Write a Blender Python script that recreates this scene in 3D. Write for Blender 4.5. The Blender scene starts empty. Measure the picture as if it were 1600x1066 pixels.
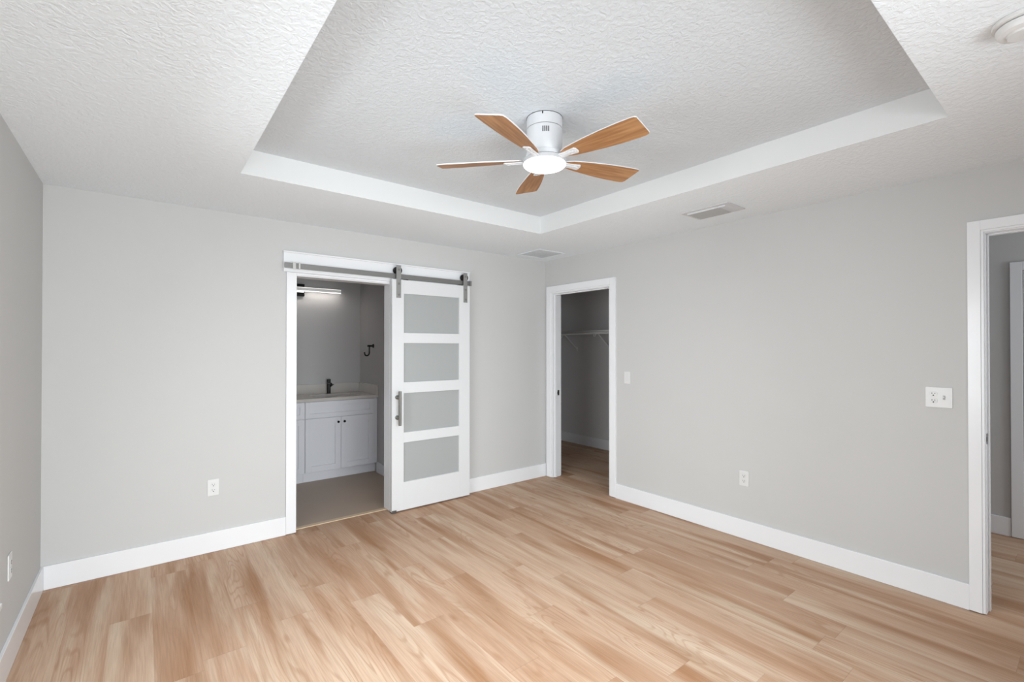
import bpy, bmesh, math, random
from mathutils import Vector, Matrix
PI = math.pi
sc = bpy.context.scene
col = sc.collection
random.seed(4)

# ------------------------------------------------------------------ camera
cam_d = bpy.data.cameras.new('camera')
cam_d.sensor_width = 36.0
cam_d.lens = 730.14 / 1600 * 36.0
cam_d.shift_y = 6.2 / 1600
cam_d.clip_start = 0.02
cam = bpy.data.objects.new('camera', cam_d)
cam.location = (-3.6062, -3.9493, 1.4515)
cam.rotation_euler = (PI / 2 + 0.0068, 0, -0.6686)
col.objects.link(cam)
sc.camera = cam

# ------------------------------------------------------------------ view + world + daylight
sc.view_settings.view_transform = 'Standard'
sc.view_settings.look = 'None'
sc.view_settings.gamma = 1.0
sc.view_settings.use_curve_mapping = False
sc.view_settings.exposure = 0.0
world = bpy.data.worlds.new('world')
sc.world = world
world.use_nodes = True
bg = world.node_tree.nodes['Background']
bg.inputs['Color'].default_value = (0.86, 0.93, 1.0, 1)
bg.inputs['Strength'].default_value = 1.2


def area(name, loc, rot, sx, sy, power, color):
    l = bpy.data.lights.new(name, 'AREA')
    l.shape = 'RECTANGLE'
    l.size, l.size_y = sx, sy
    l.energy = power
    l.color = color
    l.spread = math.radians(148)      # sky light comes in level and downward through the panes
    o = bpy.data.objects.new(name, l)
    o.location = loc
    o.rotation_euler = rot
    col.objects.link(o)
    return o


P_FRONT, P_LEFT, P_HALL = 123.0, 69.0, 21.0
DAY = (0.925, 0.97, 1.005)
# daylight entering the glazed doors behind the camera (facing +Y) and the window in the left wall (facing +X)
area('daylight_front', (-2.75, -4.72, 1.10), (PI / 2 - 0.30, 0, 0), 2.4, 2.1, P_FRONT, DAY)
area('daylight_left', (-4.36, -2.24, 1.30), (PI / 2 - 0.50, 0, -PI / 2), 1.8, 1.6, P_LEFT, DAY)
# unseen fill light added at the far end to brighten the hall
area('hall_fill_light', (0.90, -5.85, 1.40), (PI / 2, 0, 0), 1.1, 1.5, P_HALL, DAY)

# ------------------------------------------------------------------ materials


def new_mat(name):
    m = bpy.data.materials.new(name)
    m.use_nodes = True
    nt = m.node_tree
    return m, nt, nt.nodes['Principled BSDF']


def N(nt, kind, **kw):
    n = nt.nodes.new(kind)
    for k, v in kw.items():
        setattr(n, k, v)
    return n


def val(nt, op, a, b=None, c=None):
    n = nt.nodes.new('ShaderNodeMath')
    n.operation = op
    for i, x in enumerate((a, b, c)):
        if x is None:
            continue
        if hasattr(x, 'node'):
            nt.links.new(x, n.inputs[i])
        else:
            n.inputs[i].default_value = x
    return n.outputs[0]


def plain(name, color, rough=0.5, metal=0.0, spec=0.5, bump=None, var=0.03):
    """bump = (noise scale, strength, distance)"""
    m, nt, b = new_mat(name)
    b.inputs['Roughness'].default_value = rough
    b.inputs['Metallic'].default_value = metal
    b.inputs['Specular IOR Level'].default_value = spec
    tc = N(nt, 'ShaderNodeTexCoord')
    no = N(nt, 'ShaderNodeTexNoise')
    no.inputs['Scale'].default_value = 3.0
    nt.links.new(tc.outputs['Object'], no.inputs['Vector'])
    rp = N(nt, 'ShaderNodeValToRGB')
    rp.color_ramp.elements[0].color = tuple(c * (1 - var) for c in color) + (1,)
    rp.color_ramp.elements[1].color = tuple(min(1, c * (1 + var)) for c in color) + (1,)
    nt.links.new(no.outputs['Fac'], rp.inputs['Fac'])
    nt.links.new(rp.outputs['Color'], b.inputs['Base Color'])
    if bump:
        n2 = N(nt, 'ShaderNodeTexNoise')
        n2.inputs['Scale'].default_value = bump[0]
        n2.inputs['Detail'].default_value = 3
        nt.links.new(tc.outputs['Object'], n2.inputs['Vector'])
        bp = N(nt, 'ShaderNodeBump')
        bp.inputs['Strength'].default_value = bump[1]
        bp.inputs['Distance'].default_value = bump[2]
        nt.links.new(n2.outputs['Fac'], bp.inputs['Height'])
        nt.links.new(bp.outputs['Normal'], b.inputs['Normal'])
    return m


def emit(name, color, strength):
    m, nt, b = new_mat(name)
    b.inputs['Base Color'].default_value = (0.9, 0.9, 0.9, 1)
    b.inputs['Emission Color'].default_value = color + (1,)
    b.inputs['Emission Strength'].default_value = strength
    return m


def knockdown(name, color):
    """painted drywall with a skip-trowel / knockdown texture"""
    m, nt, b = new_mat(name)
    b.inputs['Base Color'].default_value = color + (1,)
    b.inputs['Roughness'].default_value = 0.75
    b.inputs['Specular IOR Level'].default_value = 0.25
    tc = N(nt, 'ShaderNodeTexCoord')
    n1 = N(nt, 'ShaderNodeTexNoise')
    n1.inputs['Scale'].default_value = 46
    n1.inputs['Detail'].default_value = 3
    n1.inputs['Roughness'].default_value = 0.55
    n1.inputs['Distortion'].default_value = 0.6
    nt.links.new(tc.outputs['Object'], n1.inputs['Vector'])
    rp = N(nt, 'ShaderNodeValToRGB')
    rp.color_ramp.elements[0].position = 0.42
    rp.color_ramp.elements[1].position = 0.60
    nt.links.new(n1.outputs['Fac'], rp.inputs['Fac'])
    bp = N(nt, 'ShaderNodeBump')
    bp.inputs['Strength'].default_value = 0.30
    bp.inputs['Distance'].default_value = 0.006
    nt.links.new(rp.outputs['Color'], bp.inputs['Height'])
    nt.links.new(bp.outputs['Normal'], b.inputs['Normal'])
    return m


def plank_floor(name):
    m, nt, b = new_mat(name)
    L = nt.links.new
    W, LEN = 0.178, 1.22
    tc = N(nt, 'ShaderNodeTexCoord')
    sp = N(nt, 'ShaderNodeSeparateXYZ')
    L(tc.outputs['Object'], sp.inputs[0])
    X, Y = sp.outputs[0], sp.outputs[1]
    u = val(nt, 'DIVIDE', X, W)
    row = val(nt, 'FLOOR', u)
    wr = N(nt, 'ShaderNodeTexWhiteNoise', noise_dimensions='1D')
    L(row, wr.inputs['W'])
    v = val(nt, 'ADD', val(nt, 'DIVIDE', Y, LEN), wr.outputs['Value'])
    cl = val(nt, 'FLOOR', v)
    idv = N(nt, 'ShaderNodeCombineXYZ')
    L(row, idv.inputs[0])
    L(cl, idv.inputs[1])
    wn = N(nt, 'ShaderNodeTexWhiteNoise', noise_dimensions='3D')
    L(idv.outputs[0], wn.inputs['Vector'])
    sr = N(nt, 'ShaderNodeSeparateColor')
    L(wn.outputs['Color'], sr.inputs[0])
    r1, r2, r3 = sr.outputs

    def coords(sx, sy, off):
        c = N(nt, 'ShaderNodeCombineXYZ')
        L(val(nt, 'MULTIPLY', X, sx), c.inputs[0])
        L(val(nt, 'MULTIPLY', Y, sy), c.inputs[1])
        L(val(nt, 'MULTIPLY', r1, off), c.inputs[2])
        return c.outputs[0]

    def noise(vec, detail=2.0, rough=0.5, dist=0.0):
        n = N(nt, 'ShaderNodeTexNoise')
        n.inputs['Scale'].default_value = 1.0
        n.inputs['Detail'].default_value = detail
        n.inputs['Roughness'].default_value = rough
        n.inputs['Distortion'].default_value = dist
        L(vec, n.inputs['Vector'])
        return n.outputs['Fac']

    def ramp(fac, stops):
        rp = N(nt, 'ShaderNodeValToRGB')
        e = rp.color_ramp.elements
        while len(e) < len(stops):
            e.new(0.5)
        for el, (p, c) in zip(e, stops):
            el.position = p
            el.color = c if len(c) == 4 else tuple(c) + (1,)
        L(fac, rp.inputs['Fac'])
        return rp.outputs['Color']

    def mix(fac, a, bb, mode='MIX'):
        mx = N(nt, 'ShaderNodeMix', data_type='RGBA', blend_type=mode)
        for s, x in ((mx.inputs['Factor'], fac), (mx.inputs['A'], a), (mx.inputs['B'], bb)):
            if hasattr(x, 'node'):
                L(x, s)
            elif isinstance(x, tuple):
                s.default_value = x if len(x) == 4 else x + (1,)
            else:
                s.default_value = x
        return mx.outputs['Result']

    tone = ramp(r2, [(0.0, FLOOR_A), (0.5, FLOOR_B), (1.0, FLOOR_C)])
    # wide, soft, lengthwise brown bands (wander from plank to plank)
    band = noise(coords(8.0, 0.9, 31.0), 1.5, 0.5, 0.3)
    bandf = ramp(band, [(0.47, (0, 0, 0)), (0.72, (1, 1, 1))])
    c = mix(val(nt, 'MULTIPLY', bandf, 0.95), tone, FLOOR_STREAK)
    lightb = noise(coords(12.0, 0.9, 57.0), 2.0, 0.5)
    lf = ramp(lightb, [(0.52, (0, 0, 0)), (0.74, (1, 1, 1))])
    c = mix(val(nt, 'MULTIPLY', lf, 0.72), c, FLOOR_LIGHT)
    # cathedral figure: contour lines of a stretched noise
    fig = noise(coords(7.5, 0.85, 83.0), 1.5, 0.45, 0.35)
    rings = val(nt, 'SINE', val(nt, 'MULTIPLY', fig, 120.0))
    rf = val(nt, 'MULTIPLY', val(nt, 'MAXIMUM', val(nt, 'SUBTRACT', rings, 0.35), 0.0), 0.60)
    gate = ramp(noise(coords(5.0, 1.1, 19.0), 1.0), [(0.46, (0, 0, 0)), (0.62, (1, 1, 1))])
    c = mix(val(nt, 'MULTIPLY', rf, gate), c, FLOOR_STREAK)
    # fine pores
    fine = noise(coords(170.0, 5.0, 11.0), 3.0, 0.6)
    ff = ramp(fine, [(0.36, (0.91, 0.895, 0.88)), (0.62, (1.06, 1.06, 1.06))])
    c = mix(1.0, c, ff, 'MULTIPLY')
    # knots
    vo = N(nt, 'ShaderNodeTexVoronoi')
    vo.inputs['Scale'].default_value = 1.0
    L(coords(5.6, 1.9, 7.0), vo.inputs['Vector'])
    kn = ramp(vo.outputs['Distance'], [(0.02, (1, 1, 1)), (0.12, (0, 0, 0))])
    c = mix(val(nt, 'MULTIPLY', kn, 0.62), c, FLOOR_KNOT)
    # joints
    fu = val(nt, 'FRACT', u)
    fv = val(nt, 'FRACT', v)
    ju = val(nt, 'LESS_THAN', fu, 0.008)
    jv = val(nt, 'LESS_THAN', fv, 0.0016)
    j = val(nt, 'MULTIPLY', val(nt, 'MAXIMUM', val(nt, 'MULTIPLY', ju, 0.45), jv), 0.34)
    c = mix(j, c, (0.14, 0.08, 0.05))
    L(c, b.inputs['Base Color'])
    b.inputs['Roughness'].default_value = 0.55
    b.inputs['Specular IOR Level'].default_value = 0.12
    bp = N(nt, 'ShaderNodeBump')
    bp.inputs['Strength'].default_value = 0.12
    bp.inputs['Distance'].default_value = 0.001
    L(fine, bp.inputs['Height'])
    L(bp.outputs['Normal'], b.inputs['Normal'])
    return m


FLOOR_A, FLOOR_B, FLOOR_C = (0.475, 0.304, 0.206), (0.515, 0.344, 0.238), (0.55, 0.390, 0.285)
FLOOR_STREAK, FLOOR_LIGHT, FLOOR_KNOT = (0.35, 0.185, 0.098), (0.645, 0.515, 0.395), (0.33, 0.16, 0.085)


def blade_wood(name, ca, cb):
    """wood foil: grain along local X"""
    m, nt, b = new_mat(name)
    L = nt.links.new
    tc = N(nt, 'ShaderNodeTexCoord')
    mp = N(nt, 'ShaderNodeMapping')
    mp.inputs['Scale'].default_value = (3.0, 46.0, 1.0)
    L(tc.outputs['Object'], mp.inputs['Vector'])
    no = N(nt, 'ShaderNodeTexNoise')
    no.inputs['Scale'].default_value = 1.0
    no.inputs['Detail'].default_value = 4
    no.inputs['Distortion'].default_value = 0.8
    L(mp.outputs['Vector'], no.inputs['Vector'])
    rp = N(nt, 'ShaderNodeValToRGB')
    rp.color_ramp.elements[0].position = 0.32
    rp.color_ramp.elements[1].position = 0.66
    rp.color_ramp.elements[0].color = ca + (1,)
    rp.color_ramp.elements[1].color = cb + (1,)
    L(no.outputs['Fac'], rp.inputs['Fac'])
    L(rp.outputs['Color'], b.inputs['Base Color'])
    b.inputs['Roughness'].default_value = 0.5
    return m


def brushed(name, color, rough, axis='X'):
    m, nt, b = new_mat(name)
    L = nt.links.new
    tc = N(nt, 'ShaderNodeTexCoord')
    mp = N(nt, 'ShaderNodeMapping')
    mp.inputs['Scale'].default_value = (2, 300, 300) if axis == 'X' else (300, 300, 2)
    L(tc.outputs['Object'], mp.inputs['Vector'])
    no = N(nt, 'ShaderNodeTexNoise')
    no.inputs['Scale'].default_value = 1.0
    L(mp.outputs['Vector'], no.inputs['Vector'])
    rp = N(nt, 'ShaderNodeValToRGB')
    rp.color_ramp.elements[0].color = tuple(c * 0.85 for c in color) + (1,)
    rp.color_ramp.elements[1].color = tuple(min(1, c * 1.12) for c in color) + (1,)
    L(no.outputs['Fac'], rp.inputs['Fac'])
    L(rp.outputs['Color'], b.inputs['Base Color'])
    b.inputs['Metallic'].default_value = 0.5
    b.inputs['Roughness'].default_value = rough
    return m


def clear_glass(name):
    m = bpy.data.materials.new(name)
    m.use_nodes = True
    nt = m.node_tree
    nt.nodes.remove(nt.nodes['Principled BSDF'])
    out = nt.nodes['Material Output']
    tr = N(nt, 'ShaderNodeBsdfTransparent')
    tr.inputs[0].default_value = (0.97, 0.985, 0.98, 1)
    gl = N(nt, 'ShaderNodeBsdfGlossy')
    gl.inputs['Roughness'].default_value = 0.02
    fr = N(nt, 'ShaderNodeFresnel')
    mx = N(nt, 'ShaderNodeMixShader')
    nt.links.new(fr.outputs[0], mx.inputs[0])
    nt.links.new(tr.outputs[0], mx.inputs[1])
    nt.links.new(gl.outputs[0], mx.inputs[2])
    nt.links.new(mx.outputs[0], out.inputs['Surface'])
    return m


M = dict(
    wall=plain('wall_paint', (0.557, 0.553, 0.547), 0.7, spec=0.3, bump=(55, 0.10, 0.003), var=0.01),
    closet_wall=plain('closet_paint', (0.66, 0.65, 0.65), 0.7, spec=0.3, bump=(55, 0.12, 0.003), var=0.01),
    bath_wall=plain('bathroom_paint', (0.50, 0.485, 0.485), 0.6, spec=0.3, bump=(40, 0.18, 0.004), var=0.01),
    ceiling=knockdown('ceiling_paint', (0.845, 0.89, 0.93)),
    tray=knockdown('tray_ceiling_dimmed', (0.665, 0.70, 0.735)),  # ceiling white darkened to offset the strong light in the tray
    tray_side=plain('tray_side_dimmed', (0.69, 0.695, 0.695), 0.6, spec=0.3, bump=(60, 0.05, 0.002), var=0.01),  # sides likewise darkened in colour against the light they catch
    trim=plain('trim_paint', (0.80, 0.805, 0.825), 0.22, var=0.006),
    door=plain('door_paint', (0.675, 0.68, 0.69), 0.28, var=0.006),
    floor=plank_floor('vinyl_planks'),
    tile=plain('bath_tile', (0.42, 0.315, 0.235), 0.4, var=0.08),
    strip=plain('threshold_strip', (0.62, 0.47, 0.32), 0.4, var=0.06),
    cabinet=plain('cabinet_paint', (0.74, 0.74, 0.785), 0.3, var=0.006),
    quartz=plain('quartz', (0.58, 0.545, 0.515), 0.2, var=0.12),
    black=plain('black_metal', (0.008, 0.0075, 0.008), 0.25, spec=0.35),
    rubber=plain('black_nylon', (0.008, 0.008, 0.008), 0.6, spec=0.2),
    plastic=plain('white_plastic', (0.69, 0.69, 0.685), 0.35, var=0.005),
    slot=plain('socket_dark', (0.02, 0.02, 0.02), 0.6),
    fanwhite=plain('fan_white', (0.63, 0.635, 0.65), 0.35, var=0.005),
    ring=plain('lamp_ring_satin', (0.46, 0.46, 0.47), 0.4, var=0.005),
    wire_dull=plain('rod_coating', (0.30, 0.30, 0.30), 0.4),
    wood=blade_wood('blade_wood', (0.27, 0.118, 0.042), (0.455, 0.238, 0.102)),
    lens=emit('lens_lit', (1.0, 0.985, 0.96), 1.7),
    led=emit('led_lit', (1.0, 0.95, 0.88), 13.0),
    led_lip=emit('led_lip', (1.0, 0.97, 0.93), 1.3),
    led_edge=emit('led_edge', (1.0, 0.97, 0.93), 0.9),
    lit_acrylic=emit('lit_acrylic', (1.0, 0.96, 0.92), 0.13),
    acrylic=plain('acrylic', (0.55, 0.55, 0.54), 0.2, var=0.0),
    steel=brushed('brushed_steel', (0.21, 0.208, 0.20), 0.45),
    steel_v=brushed('brushed_steel_strap', (0.30, 0.298, 0.29), 0.42, 'Z'),
    nickel=brushed('brushed_nickel', (0.18, 0.174, 0.16), 0.34, 'Z'),
    bronze=plain('dark_bronze', (0.06, 0.055, 0.05), 0.35, metal=0.6),
    frost=plain('frosted_glass', (0.36, 0.372, 0.372), 0.33, spec=0.5, var=0.005),
    glass=clear_glass('window_glass'),
    wire=plain('wire_coating', (0.88, 0.88, 0.88), 0.25),
    grille=plain('grille_paint', (0.40, 0.40, 0.40), 0.5),
    duct=plain('duct_dark', (0.08, 0.08, 0.08), 0.8),
    liner=plain('grille_liner', (0.69, 0.71, 0.73), 0.8),
    grille_dull=plain('grille_painted_over', (0.80, 0.82, 0.84), 0.6),
    outside=plain('concrete', (0.45, 0.44, 0.42), 0.8, var=0.1),
)

# ------------------------------------------------------------------ mesh helpers


class MB:
    """collects shapes for ONE mesh object"""

    def __init__(self, bevel=0.0, seg=2):
        self.bm = bmesh.new()
        self.bevel, self.seg = bevel, seg

    def box(self, a, b, mtx=None, mi=0):
        x0, x1 = sorted((a[0], b[0]))
        y0, y1 = sorted((a[1], b[1]))
        z0, z1 = sorted((a[2], b[2]))
        v = [self.bm.verts.new(p) for p in ((x0, y0, z0), (x1, y0, z0), (x1, y1, z0), (x0, y1, z0), (x0, y0, z1), (x1, y0, z1), (x1, y1, z1), (x0, y1, z1))]
        fs = [(0, 3, 2, 1), (4, 5, 6, 7), (0, 1, 5, 4), (1, 2, 6, 5), (2, 3, 7, 6), (3, 0, 4, 7)]
        F = [self.bm.faces.new([v[i] for i in f]) for f in fs]
        for f in F:
            f.material_index = mi
        if mtx is not None:
            bmesh.ops.transform(self.bm, matrix=mtx, verts=v)
        return self

    def prism(self, pts, z0, z1, mtx=None, mi=0, side_mi=None):
        """polygon in XY extruded between z0 and z1"""
        lo = [self.bm.verts.new((p[0], p[1], z0)) for p in pts]
        hi = [self.bm.verts.new((p[0], p[1], z1)) for p in pts]
        n = len(pts)
        f = self.bm.faces.new(lo[::-1]); f.material_index = mi
        f = self.bm.faces.new(hi); f.material_index = mi if side_mi is None else side_mi
        for i in range(n):
            f = self.bm.faces.new([lo[i], lo[(i + 1) % n], hi[(i + 1) % n], hi[i]])
            f.material_index = mi if side_mi is None else side_mi
        if mtx is not None:
            bmesh.ops.transform(self.bm, matrix=mtx, verts=lo + hi)
        return self

    def lathe(self, prof, center=(0, 0, 0), axis='Z', n=48, mtx=None, smooth=True):
        """profile [(r, h)...] turned about an axis through center"""
        rings, allv = [], []
        for r, h in prof:
            if r < 1e-6:
                p = [self.bm.verts.new(self._ax(0, 0, h, axis, center))]
            else:
                p = [self.bm.verts.new(self._ax(r * math.cos(2 * PI * i / n), r * math.sin(2 * PI * i / n), h, axis, center)) for i in range(n)]
            rings.append(p)
            allv += p
        for a, b in zip(rings, rings[1:]):
            for i in range(n):
                j = (i + 1) % n
                if len(a) == 1 and len(b) == 1:
                    continue
                if len(a) == 1:
                    f = [a[0], b[j], b[i]]
                elif len(b) == 1:
                    f = [a[i], a[j], b[0]]
                else:
                    f = [a[i], a[j], b[j], b[i]]
                ff = self.bm.faces.new(f)
                ff.smooth = smooth
        for r, rev in ((rings[0], True), (rings[-1], False)):
            if len(r) > 1:
                self.bm.faces.new(r[::-1] if rev else r)
        if mtx is not None:
            bmesh.ops.transform(self.bm, matrix=mtx, verts=allv)
        return self

    @staticmethod
    def _ax(x, y, h, axis, c):
        if axis == 'Z':
            p = (x, y, h)
        elif axis == 'Y':
            p = (x, h, -y)
        else:
            p = (h, x, y)
        return (p[0] + c[0], p[1] + c[1], p[2] + c[2])

    def cyl(self, p0, p1, r, n=16):
        return self.tube([p0, p1], r, n)

    def tube(self, pts, r, n=12):
        pts = [Vector(p) for p in pts]
        rings = []
        up = None
        for i, p in enumerate(pts):
            d = (pts[min(i + 1, len(pts) - 1)] - pts[max(i - 1, 0)]).normalized()
            if up is None:
                up = Vector((0, 0, 1)) if abs(d.z) < 0.9 else Vector((1, 0, 0))
            s = d.cross(up).normalized()
            up = s.cross(d).normalized()
            rr = r[i] if isinstance(r, (list, tuple)) else r
            rings.append([self.bm.verts.new(p + s * rr * math.cos(2 * PI * k / n) + up * rr * math.sin(2 * PI * k / n)) for k in range(n)])
        for a, b in zip(rings, rings[1:]):
            for k in range(n):
                f = self.bm.faces.new([a[k], b[k], b[(k + 1) % n], a[(k + 1) % n]])
                f.smooth = n > 6
        self.bm.faces.new(rings[0])
        self.bm.faces.new(rings[-1][::-1])
        return self

    def build(self, name, mats, parent=None, loc=None):
        bmesh.ops.recalc_face_normals(self.bm, faces=self.bm.faces)
        for e in self.bm.edges:                    # keep rims and corners crisp on smooth-shaded parts
            if len(e.link_faces) == 2 and e.calc_face_angle(0.0) > 0.62:
                e.smooth = False
        me = bpy.data.meshes.new(name)
        self.bm.to_mesh(me)
        self.bm.free()
        for m in (mats if isinstance(mats, (list, tuple)) else [mats]):
            me.materials.append(m)
        o = bpy.data.objects.new(name, me)
        col.objects.link(o)
        if parent is not None:
            o.parent = parent
        if loc is not None:
            o.location = loc
        if self.bevel > 0:
            bv = o.modifiers.new('bevel', 'BEVEL')
            bv.width = self.bevel
            bv.segments = self.seg
            bv.limit_method = 'ANGLE'
            bv.angle_limit = math.radians(50)
        return o


def tag(o, label, cat, group=None, kind=None):
    o['label'] = label
    o['category'] = cat
    if group:
        o['group'] = group
    if kind:
        o['kind'] = kind
    return o


def thing(name, label, cat, loc=(0, 0, 0), rot=(0, 0, 0), group=None, kind=None):
    o = bpy.data.objects.new(name, None)
    o.empty_display_size = 0.05
    col.objects.link(o)
    o.location = loc
    o.rotation_euler = rot
    return tag(o, label, cat, group, kind)


def struct(o, label, cat):
    return tag(o, label, cat, kind='structure')


def copy_tree(o, parent=None):
    c = o.copy()
    col.objects.link(c)
    if parent is not None:
        c.parent = parent
    for ch in list(o.children):
        copy_tree(ch, c)
    return c


# ------------------------------------------------------------------ room dimensions
L_, F_, H, WT = 4.0815, 4.47, 2.44, 0.12          # left wall x=-L_, front wall y=-F_, ceiling H, partition thickness
BH, BT = 0.143, 0.014                             # baseboard
EX = 0.20                                          # exterior wall thickness
# openings
BX0, BX1, BZ = -2.653, -1.878, 2.022              # bathroom doorway in the back wall (x)
CY0, CY1, CZ = -0.930, -0.120, 2.057              # closet doorway in the right wall (y)
EY0, EY1, EZ = -4.34, -3.550, 2.082               # entry doorway in the right wall (y)
TX0, TX1, TY0, TY1, TZ = -3.178, -0.913, -3.545, -0.935, 2.586   # tray
# adjoining rooms
BATH_X0, BATH_X1, BATH_Y = -4.0, -1.445, 1.89
CL_X, CL_Y0, CL_Y1 = 1.58, -1.25, 1.46
HALL_X, HALL_Y1, HALL_Y0 = 1.65, -1.40, -5.6
# windows (outside the picture)
WL = (-3.15, -1.33, 0.46, 2.10)                   # left wall: y0,y1,z0,z1
WF = (-4.0, -1.5, 0.0, 2.10)                    # front wall glazed doors: x0,x1,z0,z1

# ------------------------------------------------------------------ floor
b = MB()
b.box((-L_ - EX, -F_ - EX, -0.10), (0.0, 0.0, 0))                     # bedroom
b.box((0.0, CL_Y0, -0.10), (CL_X + 0.1, CL_Y1 + 0.1, 0))              # closet
b.box((0.0, HALL_Y0 - 0.1, -0.10), (HALL_X + 0.1, HALL_Y1, 0))        # hall
b.box((BX0, 0.0, -0.10), (BX1, 0.075, 0))
struct(b.build('floor', M['floor']), 'light oak vinyl plank floor running through the bedroom, closet and hall', 'floor')
b = MB()
b.box((BATH_X0 - 0.1, 0.12, -0.10), (BATH_X1 + 0.1, BATH_Y + 0.1, -0.001))
b.box((BX0, 0.076, -0.10), (BX1, 0.12, -0.001))
struct(b.build('floor_bathroom', M['tile']), 'dull brown tile floor in the bathroom beyond the open sliding door', 'floor')
b = MB(0.003)
b.box((BX0 + 0.001, 0.048, 0.0005), (BX1 - 0.001, 0.098, 0.008))
struct(b.build('trim_7', M['strip']), 'pale tan threshold strip on the floor in the bathroom doorway', 'threshold')

# ------------------------------------------------------------------ walls


def wall_x(b, y0, y1, x0, x1, z0, z1, holes):
    """wall lying along X between x0,x1; holes = (a,b,zlo,zhi)"""
    holes = sorted(holes)
    cur = x0
    for a, c, lo, hi in holes:
        b.box((cur, y0, z0), (a, y1, z1))
        if lo > z0:
            b.box((a, y0, z0), (c, y1, lo))
        if hi < z1:
            b.box((a, y0, hi), (c, y1, z1))
        cur = c
    b.box((cur, y0, z0), (x1, y1, z1))


def wall_y(b, x0, x1, y0, y1, z0, z1, holes):
    holes = sorted(holes)
    cur = y0
    for a, c, lo, hi in holes:
        b.box((x0, cur, z0), (x1, a, z1))
        if lo > z0:
            b.box((x0, a, z0), (x1, c, lo))
        if hi < z1:
            b.box((x0, a, hi), (x1, c, z1))
        cur = c
    b.box((x0, cur, z0), (x1, y1, z1))


J = 0.018   # jamb board thickness
b = MB()
wall_x(b, 0.0, WT, -L_ - EX, 0.0, 0.0, H, [(BX0 - J, BX1 + J, 0.0, BZ + J)])
struct(b.build('wall_back', M['wall']), 'light grey wall with the sliding bathroom door', 'wall')
b = MB()
wall_y(b, 0.0, WT, -F_ - EX, WT, 0.0, H, [(CY0 - J, CY1 + J, 0.0, CZ + J), (EY0 - J, EY1 + J, 0.0, EZ + J)])
struct(b.build('wall_right', M['wall']), 'light grey wall with the closet doorway and the hall doorway', 'wall')
b = MB()
wall_y(b, -L_ - EX, -L_, -F_ - EX, 0.0, 0.0, H, [WL])
struct(b.build('wall_left', M['wall']), 'shaded light grey wall at the left edge of the picture', 'wall')
b = MB()
wall_x(b, -F_ - EX, -F_, -L_, 0.0, 0.0, H, [WF])
struct(b.build('wall_front', M['wall']), 'light grey wall with glazed doors behind the viewer', 'wall')

# ceiling with tray
b = MB()
T = 0.05
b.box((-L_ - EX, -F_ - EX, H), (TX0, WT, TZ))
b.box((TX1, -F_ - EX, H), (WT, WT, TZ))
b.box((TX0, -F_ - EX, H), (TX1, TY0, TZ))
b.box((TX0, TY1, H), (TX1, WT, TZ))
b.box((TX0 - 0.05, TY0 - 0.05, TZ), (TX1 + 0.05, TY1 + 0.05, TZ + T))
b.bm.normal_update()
for f in b.bm.faces:                       # smooth upright tray sides; sides and panel darkened in colour to offset light
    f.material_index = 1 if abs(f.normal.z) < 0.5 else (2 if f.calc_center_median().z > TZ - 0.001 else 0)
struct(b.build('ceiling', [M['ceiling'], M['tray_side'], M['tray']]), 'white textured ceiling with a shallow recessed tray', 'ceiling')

# bathroom shell
b = MB()
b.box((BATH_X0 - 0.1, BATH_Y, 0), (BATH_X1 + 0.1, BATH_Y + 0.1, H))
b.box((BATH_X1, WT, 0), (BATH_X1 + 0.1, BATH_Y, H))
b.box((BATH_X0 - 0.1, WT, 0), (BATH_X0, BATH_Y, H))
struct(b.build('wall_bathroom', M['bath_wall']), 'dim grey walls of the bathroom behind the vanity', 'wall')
b = MB()
b.box((BATH_X0 - 0.1, WT, H), (BATH_X1 + 0.1, BATH_Y + 0.1, H + 0.05))
struct(b.build('ceiling_bathroom', M['ceiling']), 'ceiling of the dim bathroom', 'ceiling')
# closet shell
b = MB()
b.box((CL_X, CL_Y0, 0), (CL_X + 0.1, CL_Y1 + 0.1, H))
b.box((0.0, CL_Y1, 0), (CL_X, CL_Y1 + 0.1, H))
b.box((WT, CL_Y0 - 0.1, 0), (CL_X + 0.1, CL_Y0, H))
b.box((0.0, WT, 0), (0.1, CL_Y1, H))
struct(b.build('wall_closet', M['closet_wall']), 'dark grey walls inside the walk-in closet', 'wall')
b = MB()
b.box((WT, CL_Y0 - 0.1, H), (CL_X + 0.1, CL_Y1 + 0.1, H + 0.05))
b.box((0.0, WT, H), (WT, CL_Y1 + 0.1, H + 0.05))
struct(b.build('ceiling_closet', M['ceiling']), 'dark ceiling of the walk-in closet', 'ceiling')
# hall shell
b = MB()
b.box((HALL_X, HALL_Y0, 0), (HALL_X + 0.1, HALL_Y1, H))
b.box((WT, HALL_Y1, 0), (HALL_X + 0.1, HALL_Y1 + 0.04, H))
wall_x(b, HALL_Y0 - 0.1, HALL_Y0, WT, HALL_X + 0.1, 0, H, [(0.35, 1.45, 0.6, 2.1)])  # unseen opening added to let the hall fill light in
b.box((0.0, HALL_Y0 - 0.1, 0), (WT, -F_ - EX, H))
struct(b.build('wall_hall', M['wall']), 'grey hall wall seen through the right-hand doorway', 'wall')
b = MB()
b.box((WT, HALL_Y0 - 0.1, H), (HALL_X + 0.1, HALL_Y1 + 0.04, H + 0.05))
struct(b.build('ceiling_hall', M['ceiling']), 'ceiling of the hall beyond the right-hand doorway', 'ceiling')

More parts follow.
